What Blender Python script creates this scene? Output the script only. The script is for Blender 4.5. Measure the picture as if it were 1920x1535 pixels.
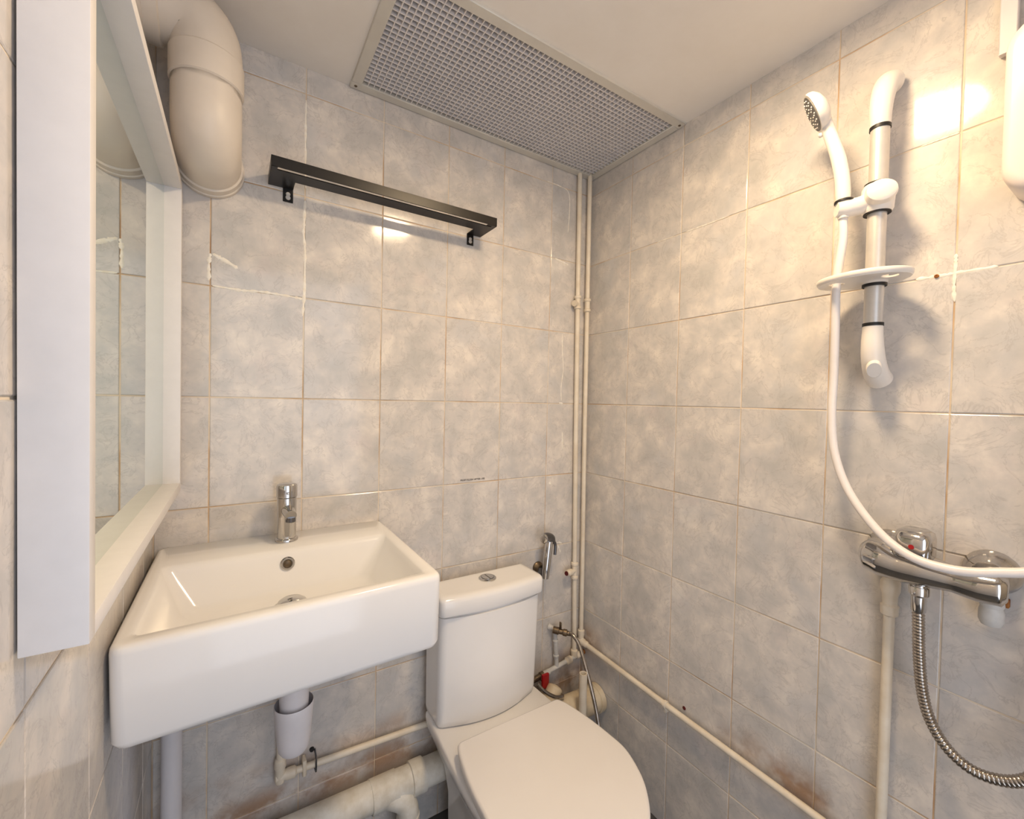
import bpy, bmesh, math, random
from mathutils import Vector, Matrix

random.seed(7)
scene = bpy.context.scene
for o in list(bpy.data.objects):
    bpy.data.objects.remove(o, do_unlink=True)

# ------------------------------------------------------------------ camera
# world: back wall y = 0, right wall x = 0, eye level about z = 0, floor z = -1.25
FLOOR, CEIL, LEFT, NEAR = -1.25, 0.812, -1.231, -1.62
cam_d = bpy.data.cameras.new('camera')
cam_d.sensor_fit = 'HORIZONTAL'
cam_d.sensor_width = 36.0
cam_d.lens = 810.784 / 1920.0 * 36.0
cam_d.clip_start = 0.01
cam = bpy.data.objects.new('camera', cam_d)
scene.collection.objects.link(cam)
_r = Vector((0.843197, -0.537190, 0.021139))
_d = Vector((0.007182, -0.028062, -0.999580))
_f = Vector((0.537557, 0.842995, -0.019804))
m = Matrix.Identity(4)
for i in range(3):
    m[i][0], m[i][1], m[i][2] = _r[i], -_d[i], -_f[i]
m.translation = Vector((-1.081907, -1.190811, 0.005670))
cam.matrix_world = m
scene.camera = cam

# ------------------------------------------------------------------ daylight, exposure
world = bpy.data.worlds.new('daylight')
scene.world = world
world.use_nodes = True
bg = world.node_tree.nodes['Background']
bg.inputs['Color'].default_value = (0.82, 0.88, 1.0, 1)
bg.inputs['Strength'].default_value = 2.2
LAMP_STRENGTH = 168.0
LAMP_COLOR = (1.0, 0.745, 0.46, 1)
DOOR = (-1.20, -0.42, 0.72)          # doorway behind the camera: x0, x1, head height
pl = bpy.data.lights.new('doorway_portal', 'AREA')
pl.shape = 'RECTANGLE'
pl.size = DOOR[1] - DOOR[0]
pl.size_y = DOOR[2] - FLOOR
pl.cycles.is_portal = True
po = bpy.data.objects.new('doorway_portal', pl)
po.location = ((DOOR[0] + DOOR[1]) / 2, NEAR - 0.05, (DOOR[2] + FLOOR) / 2)
po.rotation_euler = (math.radians(90), 0, 0)
scene.collection.objects.link(po)
vs = scene.view_settings
vs.view_transform = 'Standard'
vs.look = 'None'
vs.exposure = 0.0
vs.gamma = 1.0
vs.use_curve_mapping = False

# ------------------------------------------------------------------ materials
def lin(c):
    return tuple(((v / 255) / 12.92 if v / 255 <= 0.04045 else ((v / 255 + 0.055) / 1.055) ** 2.4) for v in c) + (1,)

class NT:
    """small node helper"""
    def __init__(self, mat):
        mat.use_nodes = True
        self.t = mat.node_tree
        self.b = self.t.nodes['Principled BSDF']
    def n(self, typ, **kw):
        nd = self.t.nodes.new(typ)
        for k, v in kw.items():
            setattr(nd, k, v)
        return nd
    def l(self, a, b):
        self.t.links.new(a, b)
    def math(self, op, a, b=None, clamp=False):
        nd = self.n('ShaderNodeMath', operation=op)
        nd.use_clamp = clamp
        for i, v in enumerate((a, b)):
            if v is None:
                continue
            if isinstance(v, (int, float)):
                nd.inputs[i].default_value = v
            else:
                self.l(v, nd.inputs[i])
        return nd.outputs[0]
    def mix(self, fac, a, b):
        nd = self.n('ShaderNodeMix', data_type='RGBA')
        for s, v in ((nd.inputs[0], fac), (nd.inputs[6], a), (nd.inputs[7], b)):
            if isinstance(v, (int, float, tuple)):
                s.default_value = v
            else:
                self.l(v, s)
        return nd.outputs[2]
    def noise(self, vec, scale, detail=4, rough=0.55, dist=0.0):
        nd = self.n('ShaderNodeTexNoise')
        nd.inputs['Scale'].default_value = scale
        nd.inputs['Detail'].default_value = detail
        nd.inputs['Roughness'].default_value = rough
        nd.inputs['Distortion'].default_value = dist
        if vec is not None:
            self.l(vec, nd.inputs['Vector'])
        return nd.outputs['Fac']
    def ramp(self, fac, stops):
        nd = self.n('ShaderNodeValToRGB')
        e = nd.color_ramp.elements
        while len(e) < len(stops):
            e.new(0.5)
        for el, (p, c) in zip(e, stops):
            el.position = p
            el.color = c
        self.l(fac, nd.inputs[0])
        return nd.outputs[0]
    def smooth(self, v, lo, hi):
        nd = self.n('ShaderNodeMapRange', interpolation_type='SMOOTHSTEP')
        nd.inputs[1].default_value = lo
        nd.inputs[2].default_value = hi
        self.l(v, nd.inputs[0])
        return nd.outputs[0]
    def bump(self, h, strength, dist=0.002):
        nd = self.n('ShaderNodeBump')
        nd.inputs['Strength'].default_value = strength
        nd.inputs['Distance'].default_value = dist
        self.l(h, nd.inputs['Height'])
        self.l(nd.outputs[0], self.b.inputs['Normal'])

MATS = {}
def mat(name, color, rough=0.4, metal=0.0, spec=0.5, noise=None, coat=0.0):
    """noise = (scale, second colour, bump strength)"""
    mt = bpy.data.materials.new(name)
    k = NT(mt)
    k.b.inputs['Base Color'].default_value = lin(color)
    k.b.inputs['Roughness'].default_value = rough
    k.b.inputs['Metallic'].default_value = metal
    k.b.inputs['Specular IOR Level'].default_value = spec
    k.b.inputs['Coat Weight'].default_value = coat
    if noise:
        g = k.n('ShaderNodeNewGeometry')
        f = k.noise(g.outputs['Position'], noise[0], 5, 0.6)
        c = k.ramp(f, [(0.35, lin(color)), (0.7, lin(noise[1]))])
        k.l(c, k.b.inputs['Base Color'])
        if noise[2]:
            k.bump(f, noise[2])
    MATS[name] = mt
    return mt

mat('paint_white', (240, 235, 228), 0.5, noise=(6, (234, 228, 220), 0.05))
mat('ceramic', (240, 238, 236), 0.12, noise=(3, (236, 234, 232), 0))
mat('seat_plastic', (240, 236, 232), 0.2, noise=(3, (236, 231, 227), 0))
mat('frame_white', (230, 227, 226), 0.45, noise=(40, (226, 223, 222), 0.03))
mat('mirror', (222, 232, 228), 0.015, 1.0, noise=(2, (219, 229, 226), 0))
mat('chrome', (205, 203, 200), 0.09, 1.0, noise=(5, (196, 194, 192), 0))
mat('hose_metal', (190, 182, 172), 0.2, 1.0, noise=(80, (160, 150, 140), 0))
mat('aluminium', (216, 211, 203), 0.36, 0.4, noise=(30, (204, 200, 196), 0))
mat('grey_chrome', (120, 120, 124), 0.2, 0.9, noise=(20, (104, 104, 108), 0))
mat('brass_dull', (128, 112, 92), 0.4, 0.8, noise=(60, (92, 78, 62), 0.1))
mat('black_metal', (22, 18, 16), 0.38, 0.2, noise=(90, (17, 14, 12), 0.03))
mat('black_rubber', (16, 15, 16), 0.5, noise=(40, (24, 22, 22), 0))
mat('duct_plastic', (226, 216, 203), 0.42, noise=(5, (214, 203, 189), 0.05))
mat('pipe_paint', (236, 226, 208), 0.4, noise=(18, (222, 208, 186), 0.25))
mat('pipe_paint_grey', (214, 212, 208), 0.45, noise=(25, (192, 190, 186), 0.3))
mat('pvc_white', (228, 224, 226), 0.38, noise=(8, (218, 214, 216), 0))
mat('soil_plastic', (224, 210, 184), 0.45, noise=(14, (196, 174, 140), 0.1))
mat('pvc_coarse', (232, 228, 218), 0.5, noise=(30, (210, 202, 186), 0.5))
mat('shower_white', (238, 231, 222), 0.28, noise=(6, (234, 227, 218), 0))
mat('hose_white', (240, 233, 228), 0.3, noise=(20, (232, 225, 219), 0))
mat('nozzle_grey', (122, 120, 118), 0.5, noise=(60, (98, 97, 96), 0.1))
mat('grille_white', (232, 227, 225), 0.45, noise=(12, (224, 219, 217), 0))
mat('grille_frame', (216, 212, 202), 0.4, 0.1, noise=(12, (208, 203, 194), 0))
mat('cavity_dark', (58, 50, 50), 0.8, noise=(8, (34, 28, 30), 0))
mat('red_plastic', (176, 16, 20), 0.35, noise=(30, (150, 12, 16), 0))
mat('red_dark', (96, 14, 14), 0.6, noise=(60, (70, 10, 10), 0))
mat('heater_plastic', (238, 226, 218), 0.3, noise=(5, (234, 221, 213), 0))
mat('caulk', (243, 239, 230), 0.5, noise=(90, (232, 222, 205), 0.3))
mat('ink', (28, 22, 18), 0.6, noise=(400, (60, 50, 44), 0))
mat('rust', (120, 66, 24), 0.85, noise=(60, (170, 112, 56), 0.4))
mat('floor_dark', (70, 70, 72), 0.5, noise=(14, (92, 90, 88), 0.1))
mat('plaster', (205, 200, 192), 0.6, noise=(5, (196, 190, 182), 0.05))

# glazed wall tile: cloudy marble print, a different patch on every tile
mt = bpy.data.materials.new('glazed_tile')
k = NT(mt)
geo = k.n('ShaderNodeNewGeometry')
oi = k.n('ShaderNodeObjectInfo')
off = k.n('ShaderNodeVectorMath', operation='MULTIPLY_ADD')
cmb = k.n('ShaderNodeCombineXYZ')
for i, mul in enumerate((31.7, 17.3, 23.1)):
    k.l(k.math('MULTIPLY', oi.outputs['Random'], mul), cmb.inputs[i])
add = k.n('ShaderNodeVectorMath', operation='ADD')
k.l(geo.outputs['Position'], add.inputs[0])
k.l(cmb.outputs[0], add.inputs[1])
P = add.outputs[0]
n1 = k.noise(P, 13, 9, 0.62, 0.2)
base = k.ramp(n1, [(0.33, lin((192, 189, 185))), (0.46, lin((204, 199, 194))), (0.55, lin((214, 207, 200))), (0.67, lin((229, 221, 211)))])
n2 = k.noise(P, 7, 3, 0.5)
base = k.mix(k.math('MULTIPLY', k.smooth(n2, 0.52, 0.72), 0.35), base, lin((194, 196, 200)))
n3 = k.noise(P, 10, 4, 0.55, 0.1)
base = k.mix(k.math('MULTIPLY', k.smooth(n3, 0.58, 0.72), 0.22), base, lin((214, 198, 194)))
# thin printed veins
vn = k.noise(P, 16, 5, 0.65, 0.8)
vein = k.math('SUBTRACT', 1.0, k.smooth(k.math('ABSOLUTE', k.math('SUBTRACT', vn, 0.5)), 0.0, 0.022), True)
base = k.mix(k.math('MULTIPLY', vein, 0.34), base, lin((172, 166, 162)))
# rust and dirt run-off beside the low pipes
sep = k.n('ShaderNodeSeparateXYZ')
k.l(geo.outputs['Position'], sep.inputs[0])
X, Y, Z = sep.outputs
dirt = k.noise(geo.outputs['Position'], 9, 4, 0.6)
band_r = k.math('MULTIPLY', k.smooth(k.math('ABSOLUTE', k.math('ADD', Z, 0.855)), 0.075, 0.0), k.smooth(X, -0.03, -0.005))
band_r = k.math('MULTIPLY', band_r, k.math('MAXIMUM', k.smooth(Y, -0.50, -0.66), k.smooth(Y, -0.14, -0.03)))
band_b = k.math('MULTIPLY', k.smooth(k.math('ABSOLUTE', k.math('ADD', Z, 1.0)), 0.08, 0.0), k.smooth(Y, -0.03, -0.005))
band_c = k.math('MULTIPLY', k.smooth(k.math('ABSOLUTE', k.math('ADD', Z, 0.915)), 0.045, 0.0), k.smooth(Y, -0.03, -0.005))
band = k.math('MAXIMUM', band_r, k.math('MAXIMUM', band_b, k.math('MULTIPLY', band_c, 0.5)))
stain = k.math('MULTIPLY', band, k.smooth(dirt, 0.35, 0.62))
base = k.mix(k.math('MULTIPLY', stain, 0.8), base, lin((146, 104, 62)))
k.l(base, k.b.inputs['Base Color'])
k.b.inputs['Roughness'].default_value = 0.11
k.b.inputs['Specular IOR Level'].default_value = 0.5
k.bump(k.noise(P, 14, 2, 0.5), 0.10, 0.004)
MATS['glazed_tile'] = mt

# cement grout with brown staining
mt = bpy.data.materials.new('grout')
k = NT(mt)
geo = k.n('ShaderNodeNewGeometry')
f = k.noise(geo.outputs['Position'], 5, 4, 0.6)
c = k.ramp(f, [(0.34, lin((230, 220, 204))), (0.50, lin((220, 202, 178))), (0.60, lin((204, 174, 140))), (0.74, lin((172, 134, 98)))])
k.l(c, k.b.inputs['Base Color'])
k.b.inputs['Roughness'].default_value = 0.85
MATS['grout'] = mt

mt = bpy.data.materials.new('lamp_glow')
k = NT(mt)
k.b.inputs['Base Color'].default_value = (1, 1, 1, 1)
k.b.inputs['Emission Color'].default_value = LAMP_COLOR
k.b.inputs['Emission Strength'].default_value = LAMP_STRENGTH
MATS['lamp_glow'] = mt

# ------------------------------------------------------------------ mesh helpers
ORIG = {}
COL = scene.collection

def thing(name, loc, label, cat, group=None):
    o = bpy.data.objects.new(name, None)
    o.empty_display_size = 0.03
    o.location = loc
    COL.objects.link(o)
    ORIG[o.name] = Vector(loc)
    tag(o, label, cat, group)
    return o

def tag(o, label, cat, group=None):
    o['label'] = label
    o['category'] = cat
    if group:
        o['group'] = group
    return o

def build(bm, name, material, parent=None, label=None, smooth=True, sharp=38, origin=None):
    """link a bmesh (world coordinates) as one mesh object"""
    if smooth:
        bmesh.ops.remove_doubles(bm, verts=bm.verts, dist=1e-6)
        bmesh.ops.recalc_face_normals(bm, faces=bm.faces)
        lim = math.radians(sharp)
        for e in bm.edges:
            if len(e.link_faces) == 2:
                e.smooth = e.calc_face_angle(0) < lim
        for f in bm.faces:
            f.smooth = True
    if parent is not None:
        org = ORIG[parent.name]
    elif origin is not None:
        org = Vector(origin)
    else:
        xs = [v.co for v in bm.verts]
        mn = Vector([min(c[i] for c in xs) for i in range(3)])
        mx = Vector([max(c[i] for c in xs) for i in range(3)])
        org = Vector(((mn.x + mx.x) / 2, (mn.y + mx.y) / 2, mn.z))
    for v in bm.verts:
        v.co -= org
    me = bpy.data.meshes.new(name)
    bm.to_mesh(me)
    bm.free()
    o = bpy.data.objects.new(name, me)
    me.materials.append(MATS[material])
    COL.objects.link(o)
    ORIG[o.name] = org
    if parent is not None:
        o.parent = parent
    else:
        o.location = org
    if label:
        o['label'] = label
    return o

def merge(bm, other):
    me = bpy.data.meshes.new('tmp')
    other.to_mesh(me)
    other.free()
    bm.from_mesh(me)
    bpy.data.meshes.remove(me)
    return bm

def box(x0, x1, y0, y1, z0, z1, bev=0.0, seg=2, bm=None):
    b = bmesh.new()
    r = bmesh.ops.create_cube(b, size=1)
    for v in b.verts:
        v.co = Vector(((x0 + x1) / 2 + v.co.x * (x1 - x0), (y0 + y1) / 2 + v.co.y * (y1 - y0), (z0 + z1) / 2 + v.co.z * (z1 - z0)))
    if bev:
        bmesh.ops.bevel(b, geom=list(b.edges), offset=bev, segments=seg, affect='EDGES', profile=0.5)
    return b if bm is None else merge(bm, b)

def catmull(pts, n=8):
    pts = [Vector(p) for p in pts]
    out = []
    q = [2 * pts[0] - pts[1]] + pts + [2 * pts[-1] - pts[-2]]
    for i in range(1, len(q) - 2):
        a, b, c, d = q[i - 1:i + 3]
        for s in range(n):
            t = s / n
            out.append(0.5 * (2 * b + (c - a) * t + (2 * a - 5 * b + 4 * c - d) * t * t + (3 * b - a - 3 * c + d) * t ** 3))
    out.append(pts[-1])
    return out

def fillet(pts, r, n=8):
    """polyline with rounded corners"""
    pts = [Vector(p) for p in pts]
    out = [pts[0]]
    for a, b, c in zip(pts, pts[1:], pts[2:]):
        u, w = (a - b), (c - b)
        d = min(r, u.length * 0.49, w.length * 0.49)
        p, q = b + u.normalized() * d, b + w.normalized() * d
        for s in range(n + 1):
            t = s / n
            out.append((1 - t) ** 2 * p + 2 * t * (1 - t) * b + t * t * q)
    out.append(pts[-1])
    return out

def rings_to_bm(rings, cap0=True, cap1=True, bm=None):
    bm = bm or bmesh.new()
    vs = [[bm.verts.new(c) for c in r] for r in rings]
    n = len(rings[0])
    for a, b in zip(vs, vs[1:]):
        for i in range(n):
            bm.faces.new((a[i], a[(i + 1) % n], b[(i + 1) % n], b[i]))
    if cap0:
        bm.faces.new(vs[0])
    if cap1:
        bm.faces.new(list(reversed(vs[-1])))
    return bm

def sweep(path, rad, seg=16, bm=None, caps=True):
    path = [Vector(p) for p in path]
    n = len(path)
    rads = [rad] * n if isinstance(rad, (int, float)) else list(rad)
    T = [(path[min(i + 1, n - 1)] - path[max(i - 1, 0)]).normalized() for i in range(n)]
    ref = Vector((0, 0, 1)) if abs(T[0].z) < 0.9 else Vector((1, 0, 0))
    N = (ref - T[0] * ref.dot(T[0])).normalized()
    rings = []
    for i in range(n):
        N = (N - T[i] * N.dot(T[i])).normalized()
        B = T[i].cross(N)
        rings.append([path[i] + (N * math.cos(2 * math.pi * j / seg) + B * math.sin(2 * math.pi * j / seg)) * rads[i] for j in range(seg)])
    return rings_to_bm(rings, caps, caps, bm)

def lathe(p0, axis, prof, seg=24, bm=None, cap0=True, cap1=True, squash=None):
    """prof: list of (distance along axis, radius)"""
    p0, ax = Vector(p0), Vector(axis).normalized()
    ref = Vector((0, 0, 1)) if abs(ax.z) < 0.9 else Vector((1, 0, 0))
    N = (ref - ax * ref.dot(ax)).normalized()
    B = ax.cross(N)
    sq = squash or 1.0
    rings = [[p0 + ax * t + (N * math.cos(2 * math.pi * j / seg) + B * sq * math.sin(2 * math.pi * j / seg)) * max(r, 1e-5) for j in range(seg)] for t, r in prof]
    return rings_to_bm(rings, cap0, cap1, bm)

def rrect(x0, x1, y0, y1, r, z, n=5):
    pts = []
    for cx, cy, a0 in ((x1 - r, y1 - r, 0), (x0 + r, y1 - r, 90), (x0 + r, y0 + r, 180), (x1 - r, y0 + r, 270)):
        for i in range(n + 1):
            a = math.radians(a0 + 90 * i / n)
            pts.append(Vector((cx + r * math.cos(a), cy + r * math.sin(a), z)))
    return pts

def plate_holes(outer, holes, z0, z1):
    """flat plate in the xy plane with round openings"""
    bm = bmesh.new()
    edges = []
    for loop in [outer] + holes:
        v = [bm.verts.new((x, y, z0)) for x, y in loop]
        for i in range(len(v)):
            edges.append(bm.edges.new((v[i], v[(i + 1) % len(v)])))
    bmesh.ops.triangle_fill(bm, use_beauty=True, use_dissolve=False, edges=edges)
    r = bmesh.ops.extrude_face_region(bm, geom=list(bm.faces))
    for g in r['geom']:
        if isinstance(g, bmesh.types.BMVert):
            g.co.z = z1
    bmesh.ops.recalc_face_normals(bm, faces=bm.faces)
    return bm

def circ(cx, cy, r, n=20, ry=None):
    return [(cx + r * math.cos(2 * math.pi * i / n), cy + (ry or r) * math.sin(2 * math.pi * i / n)) for i in range(n)]

# ------------------------------------------------------------------ room shell
def struct(bm, name, material, label=None):
    o = build(bm, name, material, smooth=False, origin=(0, 0, 0))
    o['kind'] = 'structure'
    o['label'] = label
    return o

T_W, T_H, JOINT = 0.19125, 0.25, 0.0026
TILE_MESH = {}
def tile_mesh(w, h):
    key = (round(w, 4), round(h, 4))
    if key not in TILE_MESH:
        c, t = 0.0012, 0.004
        bm = bmesh.new()
        def rect(i, z):
            return [Vector((sx * (w / 2 - i), sy * (h / 2 - i), z)) for sx, sy in ((-1, -1), (1, -1), (1, 1), (-1, 1))]
        rings_to_bm([rect(0, -t), rect(0, -c * 0.6), rect(c, 0)], True, True, bm)
        bmesh.ops.recalc_face_normals(bm, faces=bm.faces)
        me = bpy.data.meshes.new('tile')
        bm.to_mesh(me)
        bm.free()
        me.materials.append(MATS['glazed_tile'])
        TILE_MESH[key] = me
    return TILE_MESH[key]

def tile_wall(wall, us, zs, to_world, udir, ndir):
    """us, zs: joint lines; to_world(u, z) gives the point on the tile face"""
    for a, b in zip(us, us[1:]):
        for c, d in zip(zs, zs[1:]):
            w, h = abs(b - a) - JOINT, abs(d - c) - JOINT
            if w < 0.008 or h < 0.008:
                continue
            o = bpy.data.objects.new('tile', tile_mesh(w, h))
            o.parent = wall
            u, n = Vector(udir), Vector(ndir)
            v = Vector((0, 0, 1))
            R = Matrix((u, v, n)).transposed()
            tilt = Matrix.Rotation(random.gauss(0, 0.0022), 3, 'X') @ Matrix.Rotation(random.gauss(0, 0.0022), 3, 'Y')
            mw = (R @ tilt).to_4x4()
            mw.translation = to_world((a + b) / 2, (c + d) / 2) + n * random.uniform(-0.0003, 0.0003)
            o.matrix_local = mw
            COL.objects.link(o)

zs = [FLOOR + T_H * i for i in range(9)] + [CEIL + 0.002]
G = 0.0016
wb = struct(box(LEFT - 0.10, 0.10, G, 0.10, FLOOR - 0.08, CEIL + 0.32), 'wall_back', 'grout', 'marbled tile wall behind the toilet and basin')
xs = [LEFT] + [-0.1772 - T_W * i for i in range(5, -1, -1)] + [-0.0005]
tile_wall(wb, xs, zs, lambda u, z: Vector((u, 0, z)), (1, 0, 0), (0, -1, 0))
wr = struct(box(G, 0.10, NEAR - 0.1, G, FLOOR - 0.08, CEIL + 0.32), 'wall_right', 'grout', 'marbled tile wall carrying the shower')
ys = [-0.0005] + [-0.1931 - T_W * i for i in range(0, 8)] + [NEAR]
tile_wall(wr, ys, zs, lambda u, z: Vector((0, u, z)), (0, -1, 0), (-1, 0, 0))
wl = struct(box(LEFT - 0.10, LEFT - G, NEAR - 0.1, G, FLOOR - 0.08, CEIL + 0.32), 'wall_left', 'grout', 'marbled tile wall behind the framed mirror')
ys = [-0.0005] + [-0.1195 - T_W * i for i in range(0, 8)] + [NEAR]
tile_wall(wl, ys, zs, lambda u, z: Vector((LEFT, u, z)), (0, 1, 0), (1, 0, 0))
# the left wall stands slightly out of square with the back wall
wl.matrix_world = Matrix.Translation((LEFT, 0, 0)) @ Matrix.Rotation(0.0105, 4, 'Z') @ Matrix.Translation((-LEFT, 0, 0))
# wall behind the camera, with the open doorway that lets the daylight in
bm = box(LEFT - 0.1, DOOR[0], NEAR - 0.1, NEAR, FLOOR - 0.08, CEIL + 0.05)
box(DOOR[1], 0.1, NEAR - 0.1, NEAR, FLOOR - 0.08, CEIL + 0.05, bm=bm)
box(DOOR[0], DOOR[1], NEAR - 0.1, NEAR, DOOR[2], CEIL + 0.05, bm=bm)
struct(bm, 'wall_front', 'plaster', 'pale wall with the open doorway')
struct(box(LEFT - 0.1, 0.1, NEAR - 0.1, 0.1, FLOOR - 0.08, FLOOR), 'floor', 'floor_dark', 'dark floor under the toilet')
# ceiling with the opening for the grille
GX0, GX1, GY0, GY1 = -0.842, -0.002, -0.393, -0.002
bm = box(LEFT - 0.1, GX0 + 0.015, NEAR - 0.1, 0.1, CEIL, CEIL + 0.03)
box(GX0 + 0.015, 0.1, NEAR - 0.1, GY0 + 0.015, CEIL, CEIL + 0.03, bm=bm)
struct(bm, 'ceiling', 'paint_white', 'white painted ceiling')
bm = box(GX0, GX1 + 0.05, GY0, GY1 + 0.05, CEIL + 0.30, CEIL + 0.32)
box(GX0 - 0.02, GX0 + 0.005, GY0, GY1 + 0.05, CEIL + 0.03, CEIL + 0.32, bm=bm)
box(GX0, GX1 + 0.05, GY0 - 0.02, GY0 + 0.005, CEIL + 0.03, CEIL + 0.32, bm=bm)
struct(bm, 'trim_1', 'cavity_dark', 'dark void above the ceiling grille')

# caulk smears left in the joints
def caulk(wall, pts, rad, normal, flat=0.35):
    path = catmull(pts, 8)
    rr = [rad * random.uniform(0.45, 1.25) for _ in path]
    rr[0] = rr[-1] = rad * 0.25
    bm = sweep(path, rr, 6)
    ax = 0 if abs(normal[0]) > 0.5 else 1
    base = Vector(pts[0])[ax]
    for v in bm.verts:
        v.co[ax] = base + (v.co[ax] - base) * flat
    build(bm, 'caulk_bead', 'caulk', wall)
X1 = -0.1772 - T_W * 4
X0 = -0.1772 - T_W * 5
Bk = (0, -1, 0)
caulk(wb, [(X1, 0, 0.735), (X1 - .001, 0, 0.66), (X1, 0, 0.58), (X1 + .001, 0, 0.52)], 0.0028, Bk)
caulk(wb, [(X1, 0, 0.49), (X1 - .002, 0, 0.43), (X1 - .003, 0, 0.41), (X1 + .001, 0, 0.36), (X1, 0, 0.26), (X1 - .003, 0, 0.205)], 0.0034, Bk)
caulk(wb, [(X0 + .004, 0, 0.251), (X0 + .06, 0, 0.249), (X0 + .10, 0, 0.252), (X0 + .15, 0, 0.250), (X1 - .003, 0, 0.247)], 0.0036, Bk)
caulk(wb, [(X0 - .003, 0, 0.26), (X0 - .003, 0, 0.30), (X0, 0, 0.322)], 0.0042, Bk)
caulk(wb, [(X0 + .004, 0, 0.322), (X0 + .025, 0, 0.312), (X0 + .052, 0, 0.298)], 0.0050, Bk)
caulk(wb, [(-0.20, 0, 0.752), (-0.15, 0, 0.75), (-0.11, 0, 0.742), (-0.10, 0, 0.70), (-0.105, 0, 0.60)], 0.0018, Bk)
caulk(wb, [(-0.16, 0, 0.50), (-0.12, 0, 0.492), (-0.10, 0, 0.487)], 0.003, Bk)
caulk(wb, [(-0.12, 0, 0.245), (-0.118, 0, 0.19), (-0.112, 0, 0.12), (-0.12, 0, 0.06), (-0.118, 0, 0.01)], 0.0018, Bk)
caulk(wb, [(-0.128, 0, 0.002), (-0.11, 0, 0.0)], 0.004, Bk)
caulk(wb, [(-0.11, 0, -0.10), (-0.106, 0, -0.16)], 0.003, Bk)
caulk(wb, [(-0.16, 0, -0.498), (-0.12, 0, -0.492), (-0.10, 0, -0.497)], 0.0028, Bk)
caulk(wb, [(-0.118, 0, -0.50), (-0.105, 0, -0.53)], 0.0022, Bk)
Rt = (-1, 0, 0)
caulk(wr, [(0, -0.905, 0.251), (0, -0.94, 0.25), (0, -0.97, 0.2505), (0, -1.01, 0.25)], 0.0034, Rt)
caulk(wr, [(0, -0.9581, 0.285), (0, -0.9581, 0.262), (0, -0.957, 0.23), (0, -0.9585, 0.20)], 0.0032, Rt)
caulk(wr, [(0, -0.905, 0.500), (0, -0.93, 0.5005), (0, -0.956, 0.500)], 0.0018, Rt)
caulk(wr, [(0, -0.40, 0.50), (0, -0.46, 0.50), (0, -0.53, 0.501)], 0.0016, Rt)
caulk(wr, [(0, -0.30, 0.50), (0, -0.36, 0.50)], 0.0016, Rt)

# ------------------------------------------------------------------ ceiling lamp (above and right of the camera, out of frame)
L0 = Vector((-0.48, -0.81, CEIL))
t = thing('ceiling_lamp', L0 + Vector((0, 0, -0.026)), 'round white ceiling lamp shining warm light over the shower', 'lamp')
build(lathe(L0, (0, 0, -1), [(0, 0.094), (0.018, 0.094), (0.021, 0.092), (0.021, 0.081)], 40), 'housing', 'paint_white', t)
build(lathe(L0 + Vector((0, 0, -0.0205)), (0, 0, -1), [(0, 0.080), (0.002, 0.079), (0.004, 0.060), (0.005, 0.001)], 40), 'diffuser', 'lamp_glow', t)

# ------------------------------------------------------------------ ceiling grille
t = thing('ceiling_grille', ((GX0 + GX1) / 2, (GY0 + GY1) / 2, CEIL - 0.006), 'white eggcrate vent grille set into the ceiling corner', 'vent grille')
fw, z0, z1 = 0.026, CEIL - 0.006, CEIL + 0.008
for x0, x1, y0, y1 in ((GX0, GX1, GY0, GY0 + fw), (GX0, GX1, GY1 - fw, GY1), (GX0, GX0 + fw, GY0 + fw, GY1 - fw), (GX1 - fw, GX1, GY0 + fw, GY1 - fw)):
    build(box(x0, x1, y0, y1, z0, z1, 0.0015, 1), 'frame_rail', 'grille_frame', t)
ix0, ix1, iy0, iy1 = GX0 + fw, GX1 - fw, GY0 + fw, GY1 - fw
pitch = 0.0145
def slats(n, size, place):
    me = None
    for i in range(n):
        if me is None:
            o = build(box(-size[0] / 2, size[0] / 2, -size[1] / 2, size[1] / 2, 0, size[2]), 'slat', 'grille_white', None, smooth=False, origin=(0, 0, 0))
            me = o.data
        else:
            o = bpy.data.objects.new('slat', me)
            COL.objects.link(o)
        o.parent = t
        o.location = Vector(place(i)) - ORIG[t.name]
nx = int((ix1 - ix0) / pitch)
px = (ix1 - ix0) / (nx + 1)
slats(nx, (0.0022, iy1 - iy0, 0.011), lambda i: (ix0 + px * (i + 1), (iy0 + iy1) / 2, CEIL - 0.003))
ny = int((iy1 - iy0) / pitch)
py = (iy1 - iy0) / (ny + 1)
slats(ny, (ix1 - ix0, 0.0022, 0.0108), lambda i: ((ix0 + ix1) / 2, iy0 + py * (i + 1), CEIL - 0.0029))
for x, y in ((GX0 + 0.013, GY1 - 0.013), (GX1 - 0.013, GY0 + 0.013), (GX0 + 0.013, GY0 + 0.013)):
    build(lathe((x, y, z0), (0, 0, -1), [(0, 0.004), (0.0015, 0.003)], 12), 'screw', 'brass_dull', t)

# ------------------------------------------------------------------ framed mirror on the left wall
MX0, MX1, MY0, MY1, MZ0, MZ1, MT = -1.2215, -1.181, -0.716, -0.034, -0.199, 0.448, 0.017
t = thing('framed_mirror', (MX0, (MY0 + MY1) / 2, MZ0), 'square mirror in a deep white board frame above the basin', 'mirror')
for x in ((MY0, MY0 + MT, MZ0, MZ1), (MY1 - MT, MY1, MZ0, MZ1), (MY0 + MT, MY1 - MT, MZ0, MZ0 + MT), (MY0 + MT, MY1 - MT, MZ1 - MT, MZ1)):
    build(box(MX0, MX1, x[0], x[1], x[2], x[3], 0.0009, 2), 'frame_board', 'frame_white', t)
build(box(-1.2135, -1.2095, MY0 + MT, MY1 - MT, MZ0 + MT, MZ1 - MT), 'mirror_glass', 'mirror', t, smooth=False)
build(box(MX0 + 0.001, -1.2136, MY0 + MT, MY1 - MT, MZ0 + MT, MZ1 - MT), 'backing_board', 'frame_white', t, smooth=False)
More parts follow.
